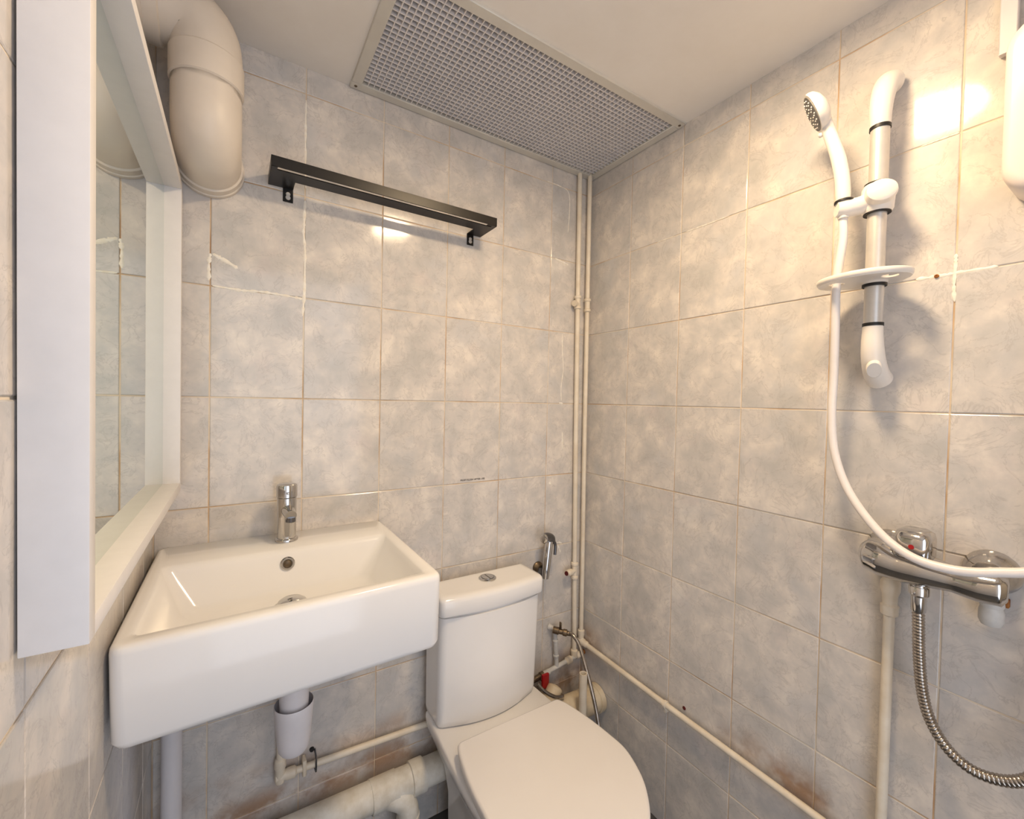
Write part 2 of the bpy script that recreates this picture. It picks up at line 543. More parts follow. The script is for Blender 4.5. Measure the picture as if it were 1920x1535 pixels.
for y, z in ((-0.60, 0.36), (-0.15, 0.36)):
    build(box(LEFT, MX0, y - 0.02, y + 0.02, z - 0.01, z + 0.01), 'wall_bracket', 'aluminium', t, smooth=False)

# ------------------------------------------------------------------ exhaust duct in the back left corner
DX, DY, DR = -1.135, -0.125, 0.059
t = thing('exhaust_duct', (DX, DY, 0.43), 'wide cream plastic duct bending down the corner into the tiled wall', 'duct')
top_z, bot_z = 0.735, 0.510
up = fillet([(LEFT - 0.02, DY, top_z), (DX, DY, top_z), (DX, DY, 0.60)], 0.066, 14)
build(sweep(up, DR, 36), 'elbow', 'duct_plastic', t)
build(lathe((DX, DY, 0.668), (0, 0, -1), [(0, DR), (0.004, DR + 0.0032), (0.056, DR + 0.0032), (0.0585, DR - 0.0003)], 40, cap0=False, cap1=False), 'coupling', 'duct_plastic', t)
dn = fillet([(DX, DY, 0.617), (DX, DY, bot_z), (DX, 0.02, bot_z)], 0.085, 14)
build(sweep(dn, DR, 36), 'elbow', 'duct_plastic', t)
build(lathe((DX, -0.035, bot_z), (0, 1, 0), [(0, DR), (0.002, DR + 0.004), (0.022, DR + 0.004), (0.0235, DR + 0.0065), (0.0335, DR + 0.0065)], 40, cap0=False), 'wall_collar', 'duct_plastic', t)
build(lathe((LEFT + 0.001, DY, top_z), (1, 0, 0), [(0, DR + 0.006), (0.022, DR + 0.006), (0.024, DR)], 40, cap1=False), 'wall_collar', 'duct_plastic', t)

# ------------------------------------------------------------------ black metal shelf
t = thing('wall_shelf', (-0.74, 0, 0.48), 'long black metal shelf with a slotted base screwed to the tiles', 'shelf')
SX0, SX1, SZ = -1.022, -0.452, 0.507
bm = box(SX0, SX1, -0.088, -0.046, SZ, SZ + 0.0022)
box(SX0, SX0 + 0.053, -0.046, -0.001, SZ, SZ + 0.0022, bm=bm)
box(SX1 - 0.046, SX1, -0.046, -0.001, SZ, SZ + 0.0022, bm=bm)
build(bm, 'base_plate', 'black_metal', t, smooth=False)
build(box(SX0, SX1, -0.1022, -0.100, SZ, SZ + 0.024, 0.0008, 1), 'front_rail', 'black_metal', t)
for x, lab in ((SX0, None), (SX1 - 0.0022, None)):
    build(box(x, x + 0.0022, -0.1, -0.001, SZ - 0.0004, SZ + 0.024, 0.0008, 1), 'end_plate', 'black_metal', t)
for x in (SX0, SX1 - 0.013):
    build(box(x, x + 0.013, -0.100, -0.0875, SZ, SZ + 0.0022), 'corner_bridge', 'black_metal', t, smooth=False)
for x in (-0.980, -0.487):
    tb = build(box(x - 0.011, x + 0.011, -0.0028, -0.0006, SZ - 0.032, SZ + 0.001, 0.001, 1), 'mounting_tab', 'black_metal', t)
    for dz, r in ((-0.013, 0.0052), (-0.021, 0.0058)):
        build(lathe((x, -0.0028, SZ + dz), (0, -1, 0), [(0, r), (0.0016, r * 0.8)], 14), 'screw', 'aluminium', tb)

# ------------------------------------------------------------------ wash basin
BX0, BX1, BY0, BY1, BT, BB = -1.223, -0.744, -0.425, -0.001, -0.330, -0.474
t = thing('wash_basin', ((BX0 + BX1) / 2, -0.21, BB), 'rectangular white ceramic basin hung on the wall under the mirror', 'basin')
R = []
R.append(rrect(BX0 + .03, BX1 - .03, BY0 + .03, BY1 - .005, .02, BB + .0))
R.append(rrect(BX0 + .012, BX1 - .012, BY0 + .012, BY1, .02, BB))
R.append(rrect(BX0 + .004, BX1 - .004, BY0 + .004, BY1, .02, BB + .004))
R.append(rrect(BX0 + .001, BX1 - .001, BY0 + .001, BY1, .02, BB + .012))
R.append(rrect(BX0, BX1, BY0, BY1, .017, BT - .012))
R.append(rrect(BX0 + .001, BX1 - .001, BY0 + .001, BY1, .016, BT - .005))
R.append(rrect(BX0 + .004, BX1 - .004, BY0 + .004, BY1, .014, BT - .001))
R.append(rrect(BX0 + .009, BX1 - .009, BY0 + .009, BY1 - .001, .012, BT))
R.append(rrect(-1.203, -0.769, -0.400, -0.122, .012, BT - .0005))
R.append(rrect(-1.200, -0.772, -0.397, -0.128, .014, BT - .004))
R.append(rrect(-1.196, -0.777, -0.394, -0.133, .018, BT - .012))
R.append(rrect(-1.168, -0.815, -0.384, -0.150, .03, BT - .078))
R.append(rrect(-1.155, -0.828, -0.375, -0.160, .03, BT - .087))
R.append(rrect(-1.12, -0.86, -0.35, -0.178, .03, BT - .090))
R.append(rrect(-1.01, -0.955, -0.24, -0.195, .02, BT - .093))
for ring in R:                                   # the front is not quite square to the wall
    for c in ring:
        c.y -= .018 * max(0.0, (BX1 - c.x) / (BX1 - BX0)) * max(0.0, (-.10 - c.y) / .325)
build(rings_to_bm(R), 'bowl', 'ceramic', t, sharp=60)
od = Vector((0, -1, 0.18)).normalized()
ov = build(lathe((-0.985, -0.1385, BT - .030), od, [(0, .0145), (.003, .0145), (.005, .0125), (.005, .0095), (.002, .0085)], 24), 'overflow_ring', 'chrome', t)
build(lathe(Vector((-0.985, -0.1385, BT - .030)), od, [(.0021, .0084), (.0036, .006), (.004, .001)], 20), 'overflow_cap', 'brass_dull', ov)
dr = build(lathe((-0.983, -0.215, BT - .0935), (0, 0, 1), [(0, .034), (.003, .034), (.0045, .031), (.0045, .026)], 32), 'waste_ring', 'chrome', t)
build(lathe((-0.983, -0.215, BT - .0895), (0, 0, 1), [(0, .027), (.008, .026), (.012, .020), (.014, .001)], 32), 'waste_plug', 'chrome', dr)

# ------------------------------------------------------------------ basin tap
FX, FY = -0.981, -0.064
t = thing('basin_tap', (FX, FY, BT), 'short chrome mixer tap at the back of the basin', 'tap')
build(lathe((FX, FY, BT), (0, 0, 1), [(0, .0245), (.004, .0245), (.0065, .023), (.0075, .0205)], 32), 'base_ring', 'chrome', t)
build(lathe((FX, FY, BT + .007), (0, 0, 1), [(0, .0198), (.093, .0208), (.094, .0198)], 32), 'body', 'chrome', t)
build(lathe((FX, FY, BT + .1015), (0, 0, 1), [(0, .0206), (.001, .0220), (.025, .0220), (.0285, .0208), (.0308, .017), (.0315, .001)], 32), 'handle', 'chrome', t)
sp = fillet([(FX, FY, BT + .074), (FX + .004, FY - .052, BT + .068)], .01)
spt = build(sweep(sp, [.0150] + [.0135] * (len(sp) - 2) + [.0118], 20), 'spout', 'chrome', t)
build(lathe((FX + .004, FY - .046, BT + .064), (0, 0, -1), [(0, .0105), (.010, .0105), (.011, .009)], 20), 'aerator', 'grey_chrome', spt)
build(box(FX - .003, FX + .003, FY - .034, FY - .014, BT + .112, BT + .116, .001, 2), 'lever_tip', 'chrome', t)

# ------------------------------------------------------------------ bottle trap under the basin
TX, TY = -0.976, -0.205
t = thing('bottle_trap', (TX, TY, -0.735), 'white plastic bottle trap hanging under the basin', 'drain trap')
build(lathe((TX, TY, BB + .001), (0, 0, -1), [(0, .034), (.012, .034), (.014, .029), (.185, .0275)], 32), 'neck', 'pvc_white', t)
build(lathe((TX, TY, -0.630), (0, 0, -1), [(0, .0365), (.003, .0378), (.016, .0365), (.080, .0315), (.094, .0290), (.101, .0245), (.104, .001)], 36, cap0=False), 'cup', 'pvc_white', t)
build(sweep(fillet([(TX, TY, -0.56), (TX - .10, TY + .04, -0.56), (-1.168, -0.056, -0.56)], .04), .0165, 20), 'outlet_pipe', 'pvc_white', t)
build(lathe((TX - .032, TY + .012, -0.56), (-1, .4, 0), [(0, .021), (.022, .021), (.024, .017)], 20), 'outlet_nut', 'pvc_white', t)

# basin waste stack in the left corner
t = thing('waste_stack', (-1.193, -0.045, FLOOR), 'white upright waste pipe in the corner under the basin', 'pipe')
build(sweep([(-1.193, -0.045, BB - .03), (-1.193, -0.045, FLOOR + .001)], .0185, 24), 'pipe', 'pvc_white', t)
build(lathe((-1.193, -0.045, -0.54), (0, 0, -1), [(0, .0186), (.001, .0215), (.040, .0215), (.041, .0186)], 24, cap0=False, cap1=False), 'coupling', 'pvc_white', t)

# ------------------------------------------------------------------ painted supply pipe to the basin
t = thing('basin_supply_pipe', (-0.80, -0.019, -0.95), 'thin white painted water pipe along the wall under the basin', 'pipe')
yy = -0.017
build(sweep(fillet([(-0.985, yy, BB - .02), (-0.985, yy, -0.925), (-0.56, yy, -0.945)], .004, 3), .0082, 16), 'pipe', 'pipe_paint', t)
build(lathe((-0.985, yy, -0.88), (0, 0, -1), [(0, .0083), (.004, .0125), (.022, .0135), (.026, .011), (.052, .0125), (.060, .010), (.061, .001)], 14), 'elbow_fitting', 'pipe_paint', t)
build(lathe((-0.995, yy, -0.9255), (1, 0, -.04), [(0, .010), (.012, .0125), (.02, .0115), (.026, .0135), (.042, .0135), (.047, .0083)], 14), 'elbow_nut', 'pipe_paint', t)
build(box(-0.936, -0.927, yy - .0105, -0.001, -0.945, -0.905, .002, 1), 'pipe_clip', 'pipe_paint', t)
cl = build(sweep(fillet([(-0.905, -0.002, -0.902), (-0.905, yy - .010, -0.908), (-0.905, yy - .0105, -0.945), (-0.905, -0.003, -0.948)], .008, 4), .0022, 8), 'pipe_clip', 'grey_chrome', t)
build(lathe((-0.912, -0.0005, -0.900), (0, -1, 0), [(0, .006), (.005, .005)], 12), 'clip_screw', 'black_rubber', cl)

# big drain pipe low on the back wall
t = thing('drain_pipe', (-0.80, -0.055, -1.10), 'thick rough white drain pipe running behind the toilet', 'pipe')
PY, PZ, PR = -0.052, -1.053, 0.037
build(sweep([(-1.168, PY, PZ + .006), (-0.48, PY, PZ - .002)], PR, 28), 'pipe', 'pvc_coarse', t)
for a, b, e in ((-0.776, -0.705, .003), (-0.668, -0.628, .0055)):
    build(lathe((a, PY, PZ), (1, 0, 0), [(0, PR), (.001, PR + e), (b - a - .001, PR + e), (b - a, PR)], 28, cap0=False, cap1=False), 'coupling', 'pvc_coarse', t)
br = fillet([(-0.735, PY - .01, PZ - .005), (-0.680, PY - .026, PZ - .035), (-0.680, PY - .026, FLOOR + .001)], .03, 10)
b_ = build(sweep(br, .0285, 24), 'branch_pipe', 'pvc_coarse', t)
build(lathe((-0.680, PY - .026, PZ - .070), (0, 0, -1), [(0, .0286), (.001, .031), (.030, .031), (.031, .0286)], 24, cap0=False, cap1=False), 'coupling', 'pvc_coarse', b_)

# ------------------------------------------------------------------ toilet
CX = -0.455
def outline(hws, yb, yf, z, n=40):
    """hws: list of (s, half width) from the back edge to the front tip"""
    L = yf - yb
    pts = []
    side = [Vector((h, s, 0)) for s, h in hws]
    side = catmull(side, 6)
    right = [Vector((CX + p.x, yb + L * p.y, z)) for p in side]
    left = [Vector((CX - p.x, yb + L * p.y, z)) for p in reversed(side)]
    # right runs back to front, left front to back; drop the shared tip
    return right + left[1:]
toilet = thing('toilet', (CX, -0.33, FLOOR), 'white close-coupled toilet with its seat lid closed', 'toilet')
def bowl_ring(z, yb, yf, w0, wm, tip=0.0):
    return outline([(0, w0 - .012), (.012, w0 - .002), (.06, w0), (.25, (w0 + wm) / 2), (.5, wm), (.68, wm * .95), (.82, wm * .77), (.93, wm * .46), (.985, wm * .18), (1, 0.0)], yb, yf, z)
TZ = -0.886
R = [bowl_ring(FLOOR + .001, -.105, -.53, .124, .124), bowl_ring(-1.20, -.105, -.53, .122, .122), bowl_ring(-1.08, -.105, -.535, .124, .126),
     bowl_ring(-1.005, -.100, -.56, .136, .140), bowl_ring(-.955, -.060, -.595, .152, .160), bowl_ring(-.925, -.036, -.622, .163, .175),
     bowl_ring(-.900, -.034, -.635, .167, .182), bowl_ring(TZ - .004, -.034, -.637, .166, .182), bowl_ring(TZ, -.036, -.633, .162, .178)]
build(rings_to_bm(R), 'bowl', 'ceramic', toilet, sharp=50)
def tank_ring(z, x0, x1, yb, yc, bulge, r=.022, n=14):
    """rounded box outline with a bowed front"""
    pts = [Vector((x1, yb, z)), Vector((x0, yb, z))]
    k = 5
    for i in range(k + 1):
        a = math.radians(180 + 80 * i / k)
        pts.append(Vector((x0 + r + r * math.cos(a), yc + r + r * math.sin(a), z)))
    for i in range(1, n):
        s = i / n
        x = x0 + r + (x1 - x0 - 2 * r) * s
        pts.append(Vector((x, yc - bulge * (1 - (2 * s - 1) ** 2), z)))
    for i in range(k + 1):
        a = math.radians(280 + 80 * i / k)
        pts.append(Vector((x1 - r + r * math.cos(a), yc + r + r * math.sin(a), z)))
    return pts
x0, x1 = -0.620, -0.296
R = [tank_ring(TZ + .0015, x0 + .008, x1 - .008, -.045, -.128, .028), tank_ring(TZ + .005, x0 + .003, x1 - .003, -.042, -.132, .030), tank_ring(TZ + .02, x0 + .001, x1 - .001, -.04, -.134, .030),
     tank_ring(-.70, x0, x1, -.04, -.141, .026), tank_ring(-.578, x0, x1, -.04, -.146, .022), tank_ring(-.5772, x0 + .007, x1 - .007, -.046, -.139, .020), tank_ring(-.569, x0 + .007, x1 - .007, -.046, -.139, .020)]
build(rings_to_bm(R), 'tank', 'ceramic', toilet, sharp=50)
a0, a1 = x0 - .006, x1 + .004
R = [tank_ring(-.570, a0 + .006, a1 - .006, -.040, -.148, .014, .016), tank_ring(-.5695, a0 + .001, a1 - .001, -.036, -.153, .014, .016), tank_ring(-.566, a0, a1, -.035, -.155, .014, .016),
     tank_ring(-.533, a0, a1, -.035, -.156, .014, .016), tank_ring(-.5255, a0 + .0006, a1 - .0006, -.0355, -.153, .014, .016), tank_ring(-.5212, a0 + .004, a1 - .004, -.0375, -.147, .014, .016),
     tank_ring(-.519, a0 + .014, a1 - .014, -.043, -.140, .014, .016), tank_ring(-.520, a0 + .024, a1 - .024, -.050, -.130, .012, .014)]
lid = build(rings_to_bm(R), 'tank_lid', 'ceramic', toilet, sharp=50)
fb = build(lathe((-0.452, -0.088, -.5202), (0, 0, 1), [(0, .026), (.003, .026), (.005, .0235), (.005, .0195), (.003, .019)], 32), 'flush_button', 'chrome', toilet)
for s in (-1, 1):
    hb = [(-0.452 + s * .0012, -.088)]
    pts = [(-0.452 + s * (.0010 + .017 * max(0, math.cos(a))), -.088 + .0178 * math.sin(a)) for a in [math.radians(-88 + 176 * i / 14) for i in range(15)]]
    build(plate_holes(pts, [], -.5172, -.5142), 'push_plate', 'chrome', fb)
SEAT = [(0, .146), (.004, .155), (.03, .163), (.10, .172), (.25, .184), (.42, .1905), (.55, .190), (.70, .168), (.80, .142), (.90, .102), (.97, .055), (1, 0.0)]
def seat_ring(z, ins=0.0):
    return outline([(s, max(0, h - ins) if s < 1 else 0) for s, h in SEAT], -.236 - ins, -.656 + ins, z)
def flat_solid(levels):
    return rings_to_bm([seat_ring(z, i) for z, i in levels])
build(flat_solid([(TZ + .004, .010), (TZ + .006, .006), (TZ + .016, .004), (TZ + .019, .006)]), 'seat', 'seat_plastic', toilet, sharp=50)
build(flat_solid([(TZ + .0205, .004), (TZ + .0225, .001), (TZ + .036, 0), (TZ + .040, .0015), (TZ + .042, .006)]), 'seat_lid', 'seat_plastic', toilet, sharp=50)

# ------------------------------------------------------------------ pipes in the back right corner
t = thing('cold_riser', (-0.058, -0.02, -0.92), 'white painted water pipe left of the corner with a red capped tee', 'pipe')
build(sweep([(-0.073, -.017, CEIL + .25), (-0.068, -.017, .40), (-0.062, -.017, -.10), (-0.053, -.018, -.60), (-0.046, -.019, -.905)], .0078, 16), 'pipe', 'pipe_paint', t)
def union(x, y, z, parent, h=.05, r=.0078):
    build(lathe((x, y, z + h / 2), (0, 0, -1), [(0, r), (.003, r + .0045), (.010, r + .0045), (.013, r + .0015), (h - .013, r + .0015), (h - .010, r + .0045), (h - .003, r + .0045), (h, r)], 16, cap0=False, cap1=False), 'union', 'pipe_paint', parent)
union(-0.0675, -.017, .358, t)
build(lathe((-0.064, -.016, .352), (-1, -.25, 0), [(0, .009), (.016, .009), (.018, .011), (.024, .011)], 12), 'bleed_plug', 'pipe_paint', t)
union(-0.0530, -.018, -.598, t, .062)
te = build(lathe((-0.055, -.020, -.598), (-1, -.22, .05), [(0, .0075), (.018, .0075), (.020, .0115), (.036, .0115), (.038, .009), (.046, .009)], 16), 'tee_branch', 'pipe_paint', t)
build(lathe(Vector((-0.055, -.020, -.598)) + Vector((-1, -.22, .05)).normalized() * .0455, (-1, -.22, .05), [(0, .0082), (.0025, .0076)], 14), 'red_cap', 'red_dark', te)
build(lathe((-0.046, -.019, -.885), (0, 0, -1), [(0, .008), (.003, .0125), (.022, .0125), (.028, .010)], 14), 'elbow_fitting', 'pipe_paint', t)

t = thing('toilet_branch_pipe', (-0.10, -0.022, -0.95), 'grey white branch pipe at the corner feeding the toilet valve', 'pipe')
build(sweep([(-0.004, -.022, -.905), (-0.200, -.022, -.932)], .0078, 16), 'pipe', 'pipe_paint_grey', t)
build(lathe((-0.062, -.022, -.913), (-1, 0, -.13), [(0, .0078), (.003, .0125), (.022, .0125), (.026, .0079)], 14), 'union', 'pipe_paint', t)
build(lathe((-0.040, -.022, -.910), (1, 0, .13), [(0, .011), (.010, .012), (.022, .009)], 14), 'tee', 'pipe_paint', t)
build(lathe((-0.008, -.022, -.9055), (1, 0, .13), [(-.014, .0095), (.0, .0095), (.006, .0085)], 14), 'end_cap', 'rust', t)
build(sweep([(-0.128, -.022, -.922), (-0.1395, -.022, -.795)], .0076, 16), 'upright', 'pipe_paint_grey', t)
for z, h in ((-.885, .006), (-.83, .006)):
    build(lathe((-0.1325 if z < -.86 else -0.1365, -.022, z), (0, 0, 1), [(0, .0077), (.002, .0102), (h, .0102), (h + .002, .0077)], 14, cap0=False, cap1=False), 'collar', 'pipe_paint_grey', t)
build(lathe((-0.160, -.022, -.928), (-1, 0, -.13), [(0, .0078), (.002, .0098), (.026, .0098), (.028, .0079)], 14, cap0=False, cap1=False), 'collar', 'pipe_paint_grey', t)

t = thing('angle_valve', (-0.128, -.03, -0.80), 'small dull brass angle valve on the tiles beside the tank', 'valve')
build(lathe((-0.150, -.001, -.784), (.35, -1, 0), [(0, .010), (.006, .010), (.008, .0085), (.030, .0085)], 16), 'wall_nipple', 'pipe_paint_grey', t)
vb = build(lathe((-0.150, -.024, -.784), (.62, -.62, -.10), [(0, .0115), (.020, .0125), (.022, .009), (.034, .009), (.036, .0115), (.048, .0115), (.050, .008), (.062, .007)], 16), 'valve_body', 'brass_dull', t)
build(box(-0.1345, -.1305, -.048, -.038, -.786, -.754, .001, 1), 'lever', 'brass_dull', t)

bh = catmull([(-0.110, -.062, -.788), (-0.105, -.080, -.792), (-0.100, -.105, -.815), (-0.108, -.148, -.865), (-0.117, -.190, -.920), (-0.123, -.220, -.975), (-0.130, -.242, -1.025), (-0.14, -.255, -1.10), (-0.15, -.265, -1.18), (-0.16, -.27, -1.241)], 22)
bm = sweep(bh, [.0062 + .0006 * (i % 2) for i in range(len(bh))], 12)
o = build(bm, 'braided_hose', 'hose_metal', None, sharp=80)
tag(o, 'thin braided metal hose curving from the angle valve to the floor', 'hose')

t = thing('stop_valve', (-0.19, -.03, -0.99), 'red handled stop valve half hidden behind the toilet tank', 'valve')
build(lathe((-0.186, -.022, -.9315), (-1, 0, -.13), [(0, .012), (.012, .0125), (.014, .0095), (.05, .0095)], 14), 'valve_body', 'brass_dull', t)
build(box(-0.214, -0.186, -.056, -.046, -.956, -.908, .003, 2), 'handle', 'red_plastic', t)
build(lathe((-0.200, -.024, -.940), (0, -1, 0), [(0, .005), (.022, .005)], 10), 'stem', 'brass_dull', t)
build(lathe((-0.202, -.040, -.955), (.55, -.5, -.75), [(0, .0085), (.020, .0085), (.022, .0075), (.034, .0075), (.036, .006), (.056, .006)], 12), 'outlet', 'brass_dull', t)

bm = sweep(catmull([(-0.168, -.070, -.998 + .012), (-0.158, -.086, -.976), (-0.170, -.105, -.965), (-0.21, -.115, -.945), (-0.25, -.11, -.915), (-0.27, -.10, -.890)], 10), .0062, 12)
tag(build(bm, 'inlet_hose', 'hose_metal', None), 'short metal hose from the red handled valve to the tank', 'hose')

t = thing('soil_pipe', (-0.10, -0.11, -1.06), 'wide yellowed soil pipe ending at the right wall behind the toilet', 'pipe')
build(sweep([(-0.001, -.096, -1.030), (-0.28, -.092, -1.024)], .043, 28), 'pipe', 'soil_plastic', t)
build(lathe((-0.002, -.096, -1.030), (-1, 0, 0), [(0, .047), (.018, .047), (.020, .0432)], 28, cap1=False), 'wall_collar', 'soil_plastic', t)
build(sweep(catmull([(-0.215, -.085, -1.01), (-0.200, -.078, -.985), (-0.182, -.072, -.965), (-0.172, -.069, -.955), (-0.166, -.067, -.948)], 4), [.026] * 13 + [.024, .021, .015, .004], 20), 'pan_connector', 'soil_plastic', t)

t = thing('pipe_stub_upright', (-0.134, -0.165, FLOOR), 'cream upright open pipe standing in front of the soil pipe', 'pipe')
bm = lathe((-0.134, -.165, FLOOR + .001), (0, 0, 1), [(0, .0125), (.384, .0125), (.384, .0095), (.30, .0095)], 22)
build(bm, 'pipe', 'pipe_paint', t)

# hot pipe: corner riser, elbow, long run on the right wall, riser to the shower mixer
t = thing('shower_supply_pipe', (-0.02, -0.4, -0.90), 'cream pipe from the corner along the right wall up to the mixer', 'pipe')
build(sweep([(-0.030, -.022, CEIL + .25), (-0.027, -.022, .40), (-0.024, -.021, -.10), (-0.018, -.020, -.60), (-0.016, -.020, -.845)], .0078, 16), 'riser', 'pipe_paint', t)
union(-0.0265, -.022, .352, t)
build(lathe((-0.016, -.020, -.820), (0, 0, -1), [(0, .008), (.003, .0125), (.020, .0125), (.024, .0105), (.05, .012), (.056, .008)], 14), 'elbow_fitting', 'pipe_paint', t)
build(lathe((-0.017, -.024, -.862), (0, -1, 0), [(-.016, .008), (-.010, .013), (.010, .013), (.014, .0105), (.026, .0115), (.034, .0082)], 14), 'elbow_nut', 'pipe_paint', t)
build(sweep(fillet([(-0.017, -.03, -.862), (-0.018, -.40, -.872), (-0.018, -.888, -.880)], .02, 4), .0083, 16), 'run', 'pipe_paint', t)
cl = build(lathe((-0.018, -.385, -.8717), (0, -1, 0), [(0, .0084), (.001, .0112), (.009, .0112), (.010, .0084)], 14, cap0=False, cap1=False), 'pipe_clip', 'pipe_paint', t)
build(box(-0.020, -0.001, -.394, -.386, -.896, -.880, .0015, 1), 'clip_foot', 'pipe_paint', cl)
build(sweep([(-0.018, -.889, -.880), (-0.018, -.890, -.372)], .0088, 16), 'mixer_riser', 'pipe_paint', t)
build(lathe((-0.018, -.889, -.862), (0, 0, -1), [(0, .009), (.003, .013), (.032, .013), (.035, .004)], 14), 'elbow_fitting', 'pipe_paint', t)
build(lathe((-0.018, -.890, -.392), (0, 0, 1), [(0, .009), (.003, .0135), (.020, .0145), (.024, .0115), (.040, .0125), (.050, .0155), (.066, .0155), (.075, .009), (.095, .008)], 16), 'tap_connector', 'pipe_paint', t)

# rust marks where the corner fittings touch the wall
# ------------------------------------------------------------------ bidet sprayer and holder
t = thing('sprayer_holder', (-0.205, -0.02, -0.58), 'grey wall holder for the bidet sprayer beside the tank', 'holder')
build(lathe((-0.206, -.001, -.563), (0, -1, 0), [(0, .020), (.004, .020), (.008, .016), (.018, .012)], 20), 'wall_rose', 'brass_dull', t)
build(box(-0.216, -0.196, -.040, -.014, -.582, -.556, .003, 2), 'cradle', 'grey_chrome', t)
build(box(-0.196, -0.184, -.042, -.016, -.584, -.548, .003, 2), 'cradle_arm', 'grey_chrome', t)
t = thing('bidet_sprayer', (-0.200, -0.045, -0.585), 'grey hand bidet sprayer hooked on the wall right of the tank', 'bidet sprayer')
hp = catmull([(-0.205, -.046, -.585), (-0.203, -.046, -.555), (-0.198, -.046, -.510), (-0.192, -.045, -.470), (-0.188, -.044, -.452)], 6)
n = len(hp)
build(sweep(hp, [.0110 + .0030 * math.sin(math.pi * i / (n - 1)) for i in range(n)], 18), 'handle', 'chrome', t)
hd = build(sweep(catmull([(-0.174, -.043, -.470), (-0.186, -.044, -.454), (-0.206, -.050, -.446), (-0.222, -.056, -.446)], 5), [.010, .011, .0125, .0140, .0150, .0155] + [.0158] * 10, 20), 'head', 'grey_chrome', t)
build(lathe((-0.222, -.056, -.446), (-1, -.37, 0), [(0, .0160), (.003, .0160), (.0045, .0135), (.0045, .007)], 20), 'nozzle_ring', 'chrome', hd)
build(sweep(catmull([(-0.178, -.046, -.462), (-0.168, -.046, -.472), (-0.166, -.046, -.492), (-0.167, -.046, -.512)], 5), .0050, 10), 'trigger', 'grey_chrome', t)

# ------------------------------------------------------------------ shower rail
RX, RY = -0.060, -0.861
t = thing('shower_rail', (RX, RY, 0.06), 'satin aluminium shower rail with white curved ends on the right wall', 'shower rail')
build(sweep([(RX, RY, .120), (RX, RY, .535)], .0148, 28), 'tube', 'aluminium', t)
def bracket(zs, sign):
    pts = catmull([(RX, RY, zs), (RX, RY, zs + sign * .030), (RX + .006, RY, zs + sign * .060), (RX + .022, RY, zs + sign * .088), (RX + .046, RY, zs + sign * .104)], 6)
    n = len(pts)
    rr = [.0155 + .0060 * (i / (n - 1)) for i in range(n)]
    rr[-1] = .016
    return sweep(pts, rr, 28)
tb = build(bracket(.535, 1), 'upper_bracket', 'shower_white', t)
lb = build(bracket(.165, -1), 'lower_bracket', 'shower_white', t)
for z, par in ((.535, tb), (.165, lb)):
    build(lathe((RX, RY, z - .003), (0, 0, 1), [(0, .0149), (0, .0164), (.006, .0164), (.006, .0149)], 28, cap0=False, cap1=False), 'band', 'black_rubber', par)
cap_c = Vector((RX + .004, RY - .002, .085))
build(lathe((RX + .008, RY - .001, .088), (-.82, -.30, -.48), [(0, .017), (.0195, .0165), (.0212, .0150), (.0216, .001)], 28, squash=.72), 'screw_cover', 'shower_white', lb)
# sliding holder
HZ = .402
sl = build(lathe((RX, RY, HZ - .026), (0, 0, 1), [(0, .0155), (0, .0215), (.006, .0245), (.026, .0258), (.046, .0245), (.052, .0215), (.052, .0155)], 28, cap0=False, cap1=False), 'slider', 'shower_white', t)
for z in (HZ - .028, HZ + .025):
    build(lathe((RX, RY, z), (0, 0, 1), [(0, .0150), (0, .0212), (.004, .0212), (.004, .0150)], 28, cap0=False, cap1=False), 'slider_band', 'black_rubber', sl)
kd = Vector((-.88, -.46, .10)).normalized()
build(lathe(Vector((RX, RY, HZ)) + kd * .014, kd, [(0, .0210), (.016, .0215), (.022, .0200), (.0255, .0150), (.027, .001)], 28, squash=1.12), 'clamp_knob', 'shower_white', sl)
HS = Vector((-.096, -.820, .389))
build(sweep([Vector((RX - .006, RY + .010, HZ - .004)), (Vector((RX, RY, HZ)) + HS) / 2 + Vector((-.002, .004, -.003)), HS, HS + Vector((-.008, .009, 0))], [.0180, .0165, .0172, .0130], 22), 'holder_arm', 'shower_white', sl)
build(lathe(HS + Vector((.001, 0, .0125)), (.02, .06, 1), [(0, .0128), (0, .0158), (.0035, .0156), (.0035, .0128)], 22, cap0=False, cap1=False), 'holder_band', 'black_rubber', sl)

# hand shower
t = thing('hand_shower', HS, 'white hand shower head tilted in the rail holder', 'shower head')
hn = Vector((-.37, .83, -.41)).normalized()
hc = Vector((-.118, -.776, .590))
hh = catmull([HS + Vector((0, 0, -.018)), HS + Vector((.000, .001, .010)), HS + Vector((.000, .004, .060)), HS + Vector((-.001, .012, .105)), HS + Vector((-.006, .024, .150)), hc - hn * .012 + Vector((0, 0, -.012))], 7)
n = len(hh)
rr = [(.0088 + .0035 * min(1, i / 10)) if i < n * .55 else .0123 - .0022 * ((i - n * .55) / (n * .45)) for i in range(n)]
build(sweep(hh, rr, 20), 'handle', 'shower_white', t)
hd = build(lathe(hc - hn * .020, hn, [(0, .004), (.001, .016), (.007, .030), (.014, .0375), (.021, .0395), (.026, .0385), (.0265, .035)], 36), 'head', 'shower_white', t)
fc = build(lathe(hc + hn * .0055, hn, [(0, .0352), (.0022, .0345), (.003, .030), (.003, .001)], 36), 'spray_face', 'nozzle_grey', hd)
ref = hn.cross(Vector((0, 0, 1))).normalized()
ref2 = hn.cross(ref)
bmn = bmesh.new()
for rr_, cnt in ((.011, 6), (.020, 10), (.028, 14)):
    for i in range(cnt):
        a = 2 * math.pi * i / cnt
        lathe(hc + hn * .008 + (ref * math.cos(a) + ref2 * math.sin(a)) * rr_, hn, [(0, .0017), (.0022, .0012)], 6, bm=bmn)
nz = build(bmn, 'nozzles', 'shower_white', hd)
nz['kind'] = 'stuff'
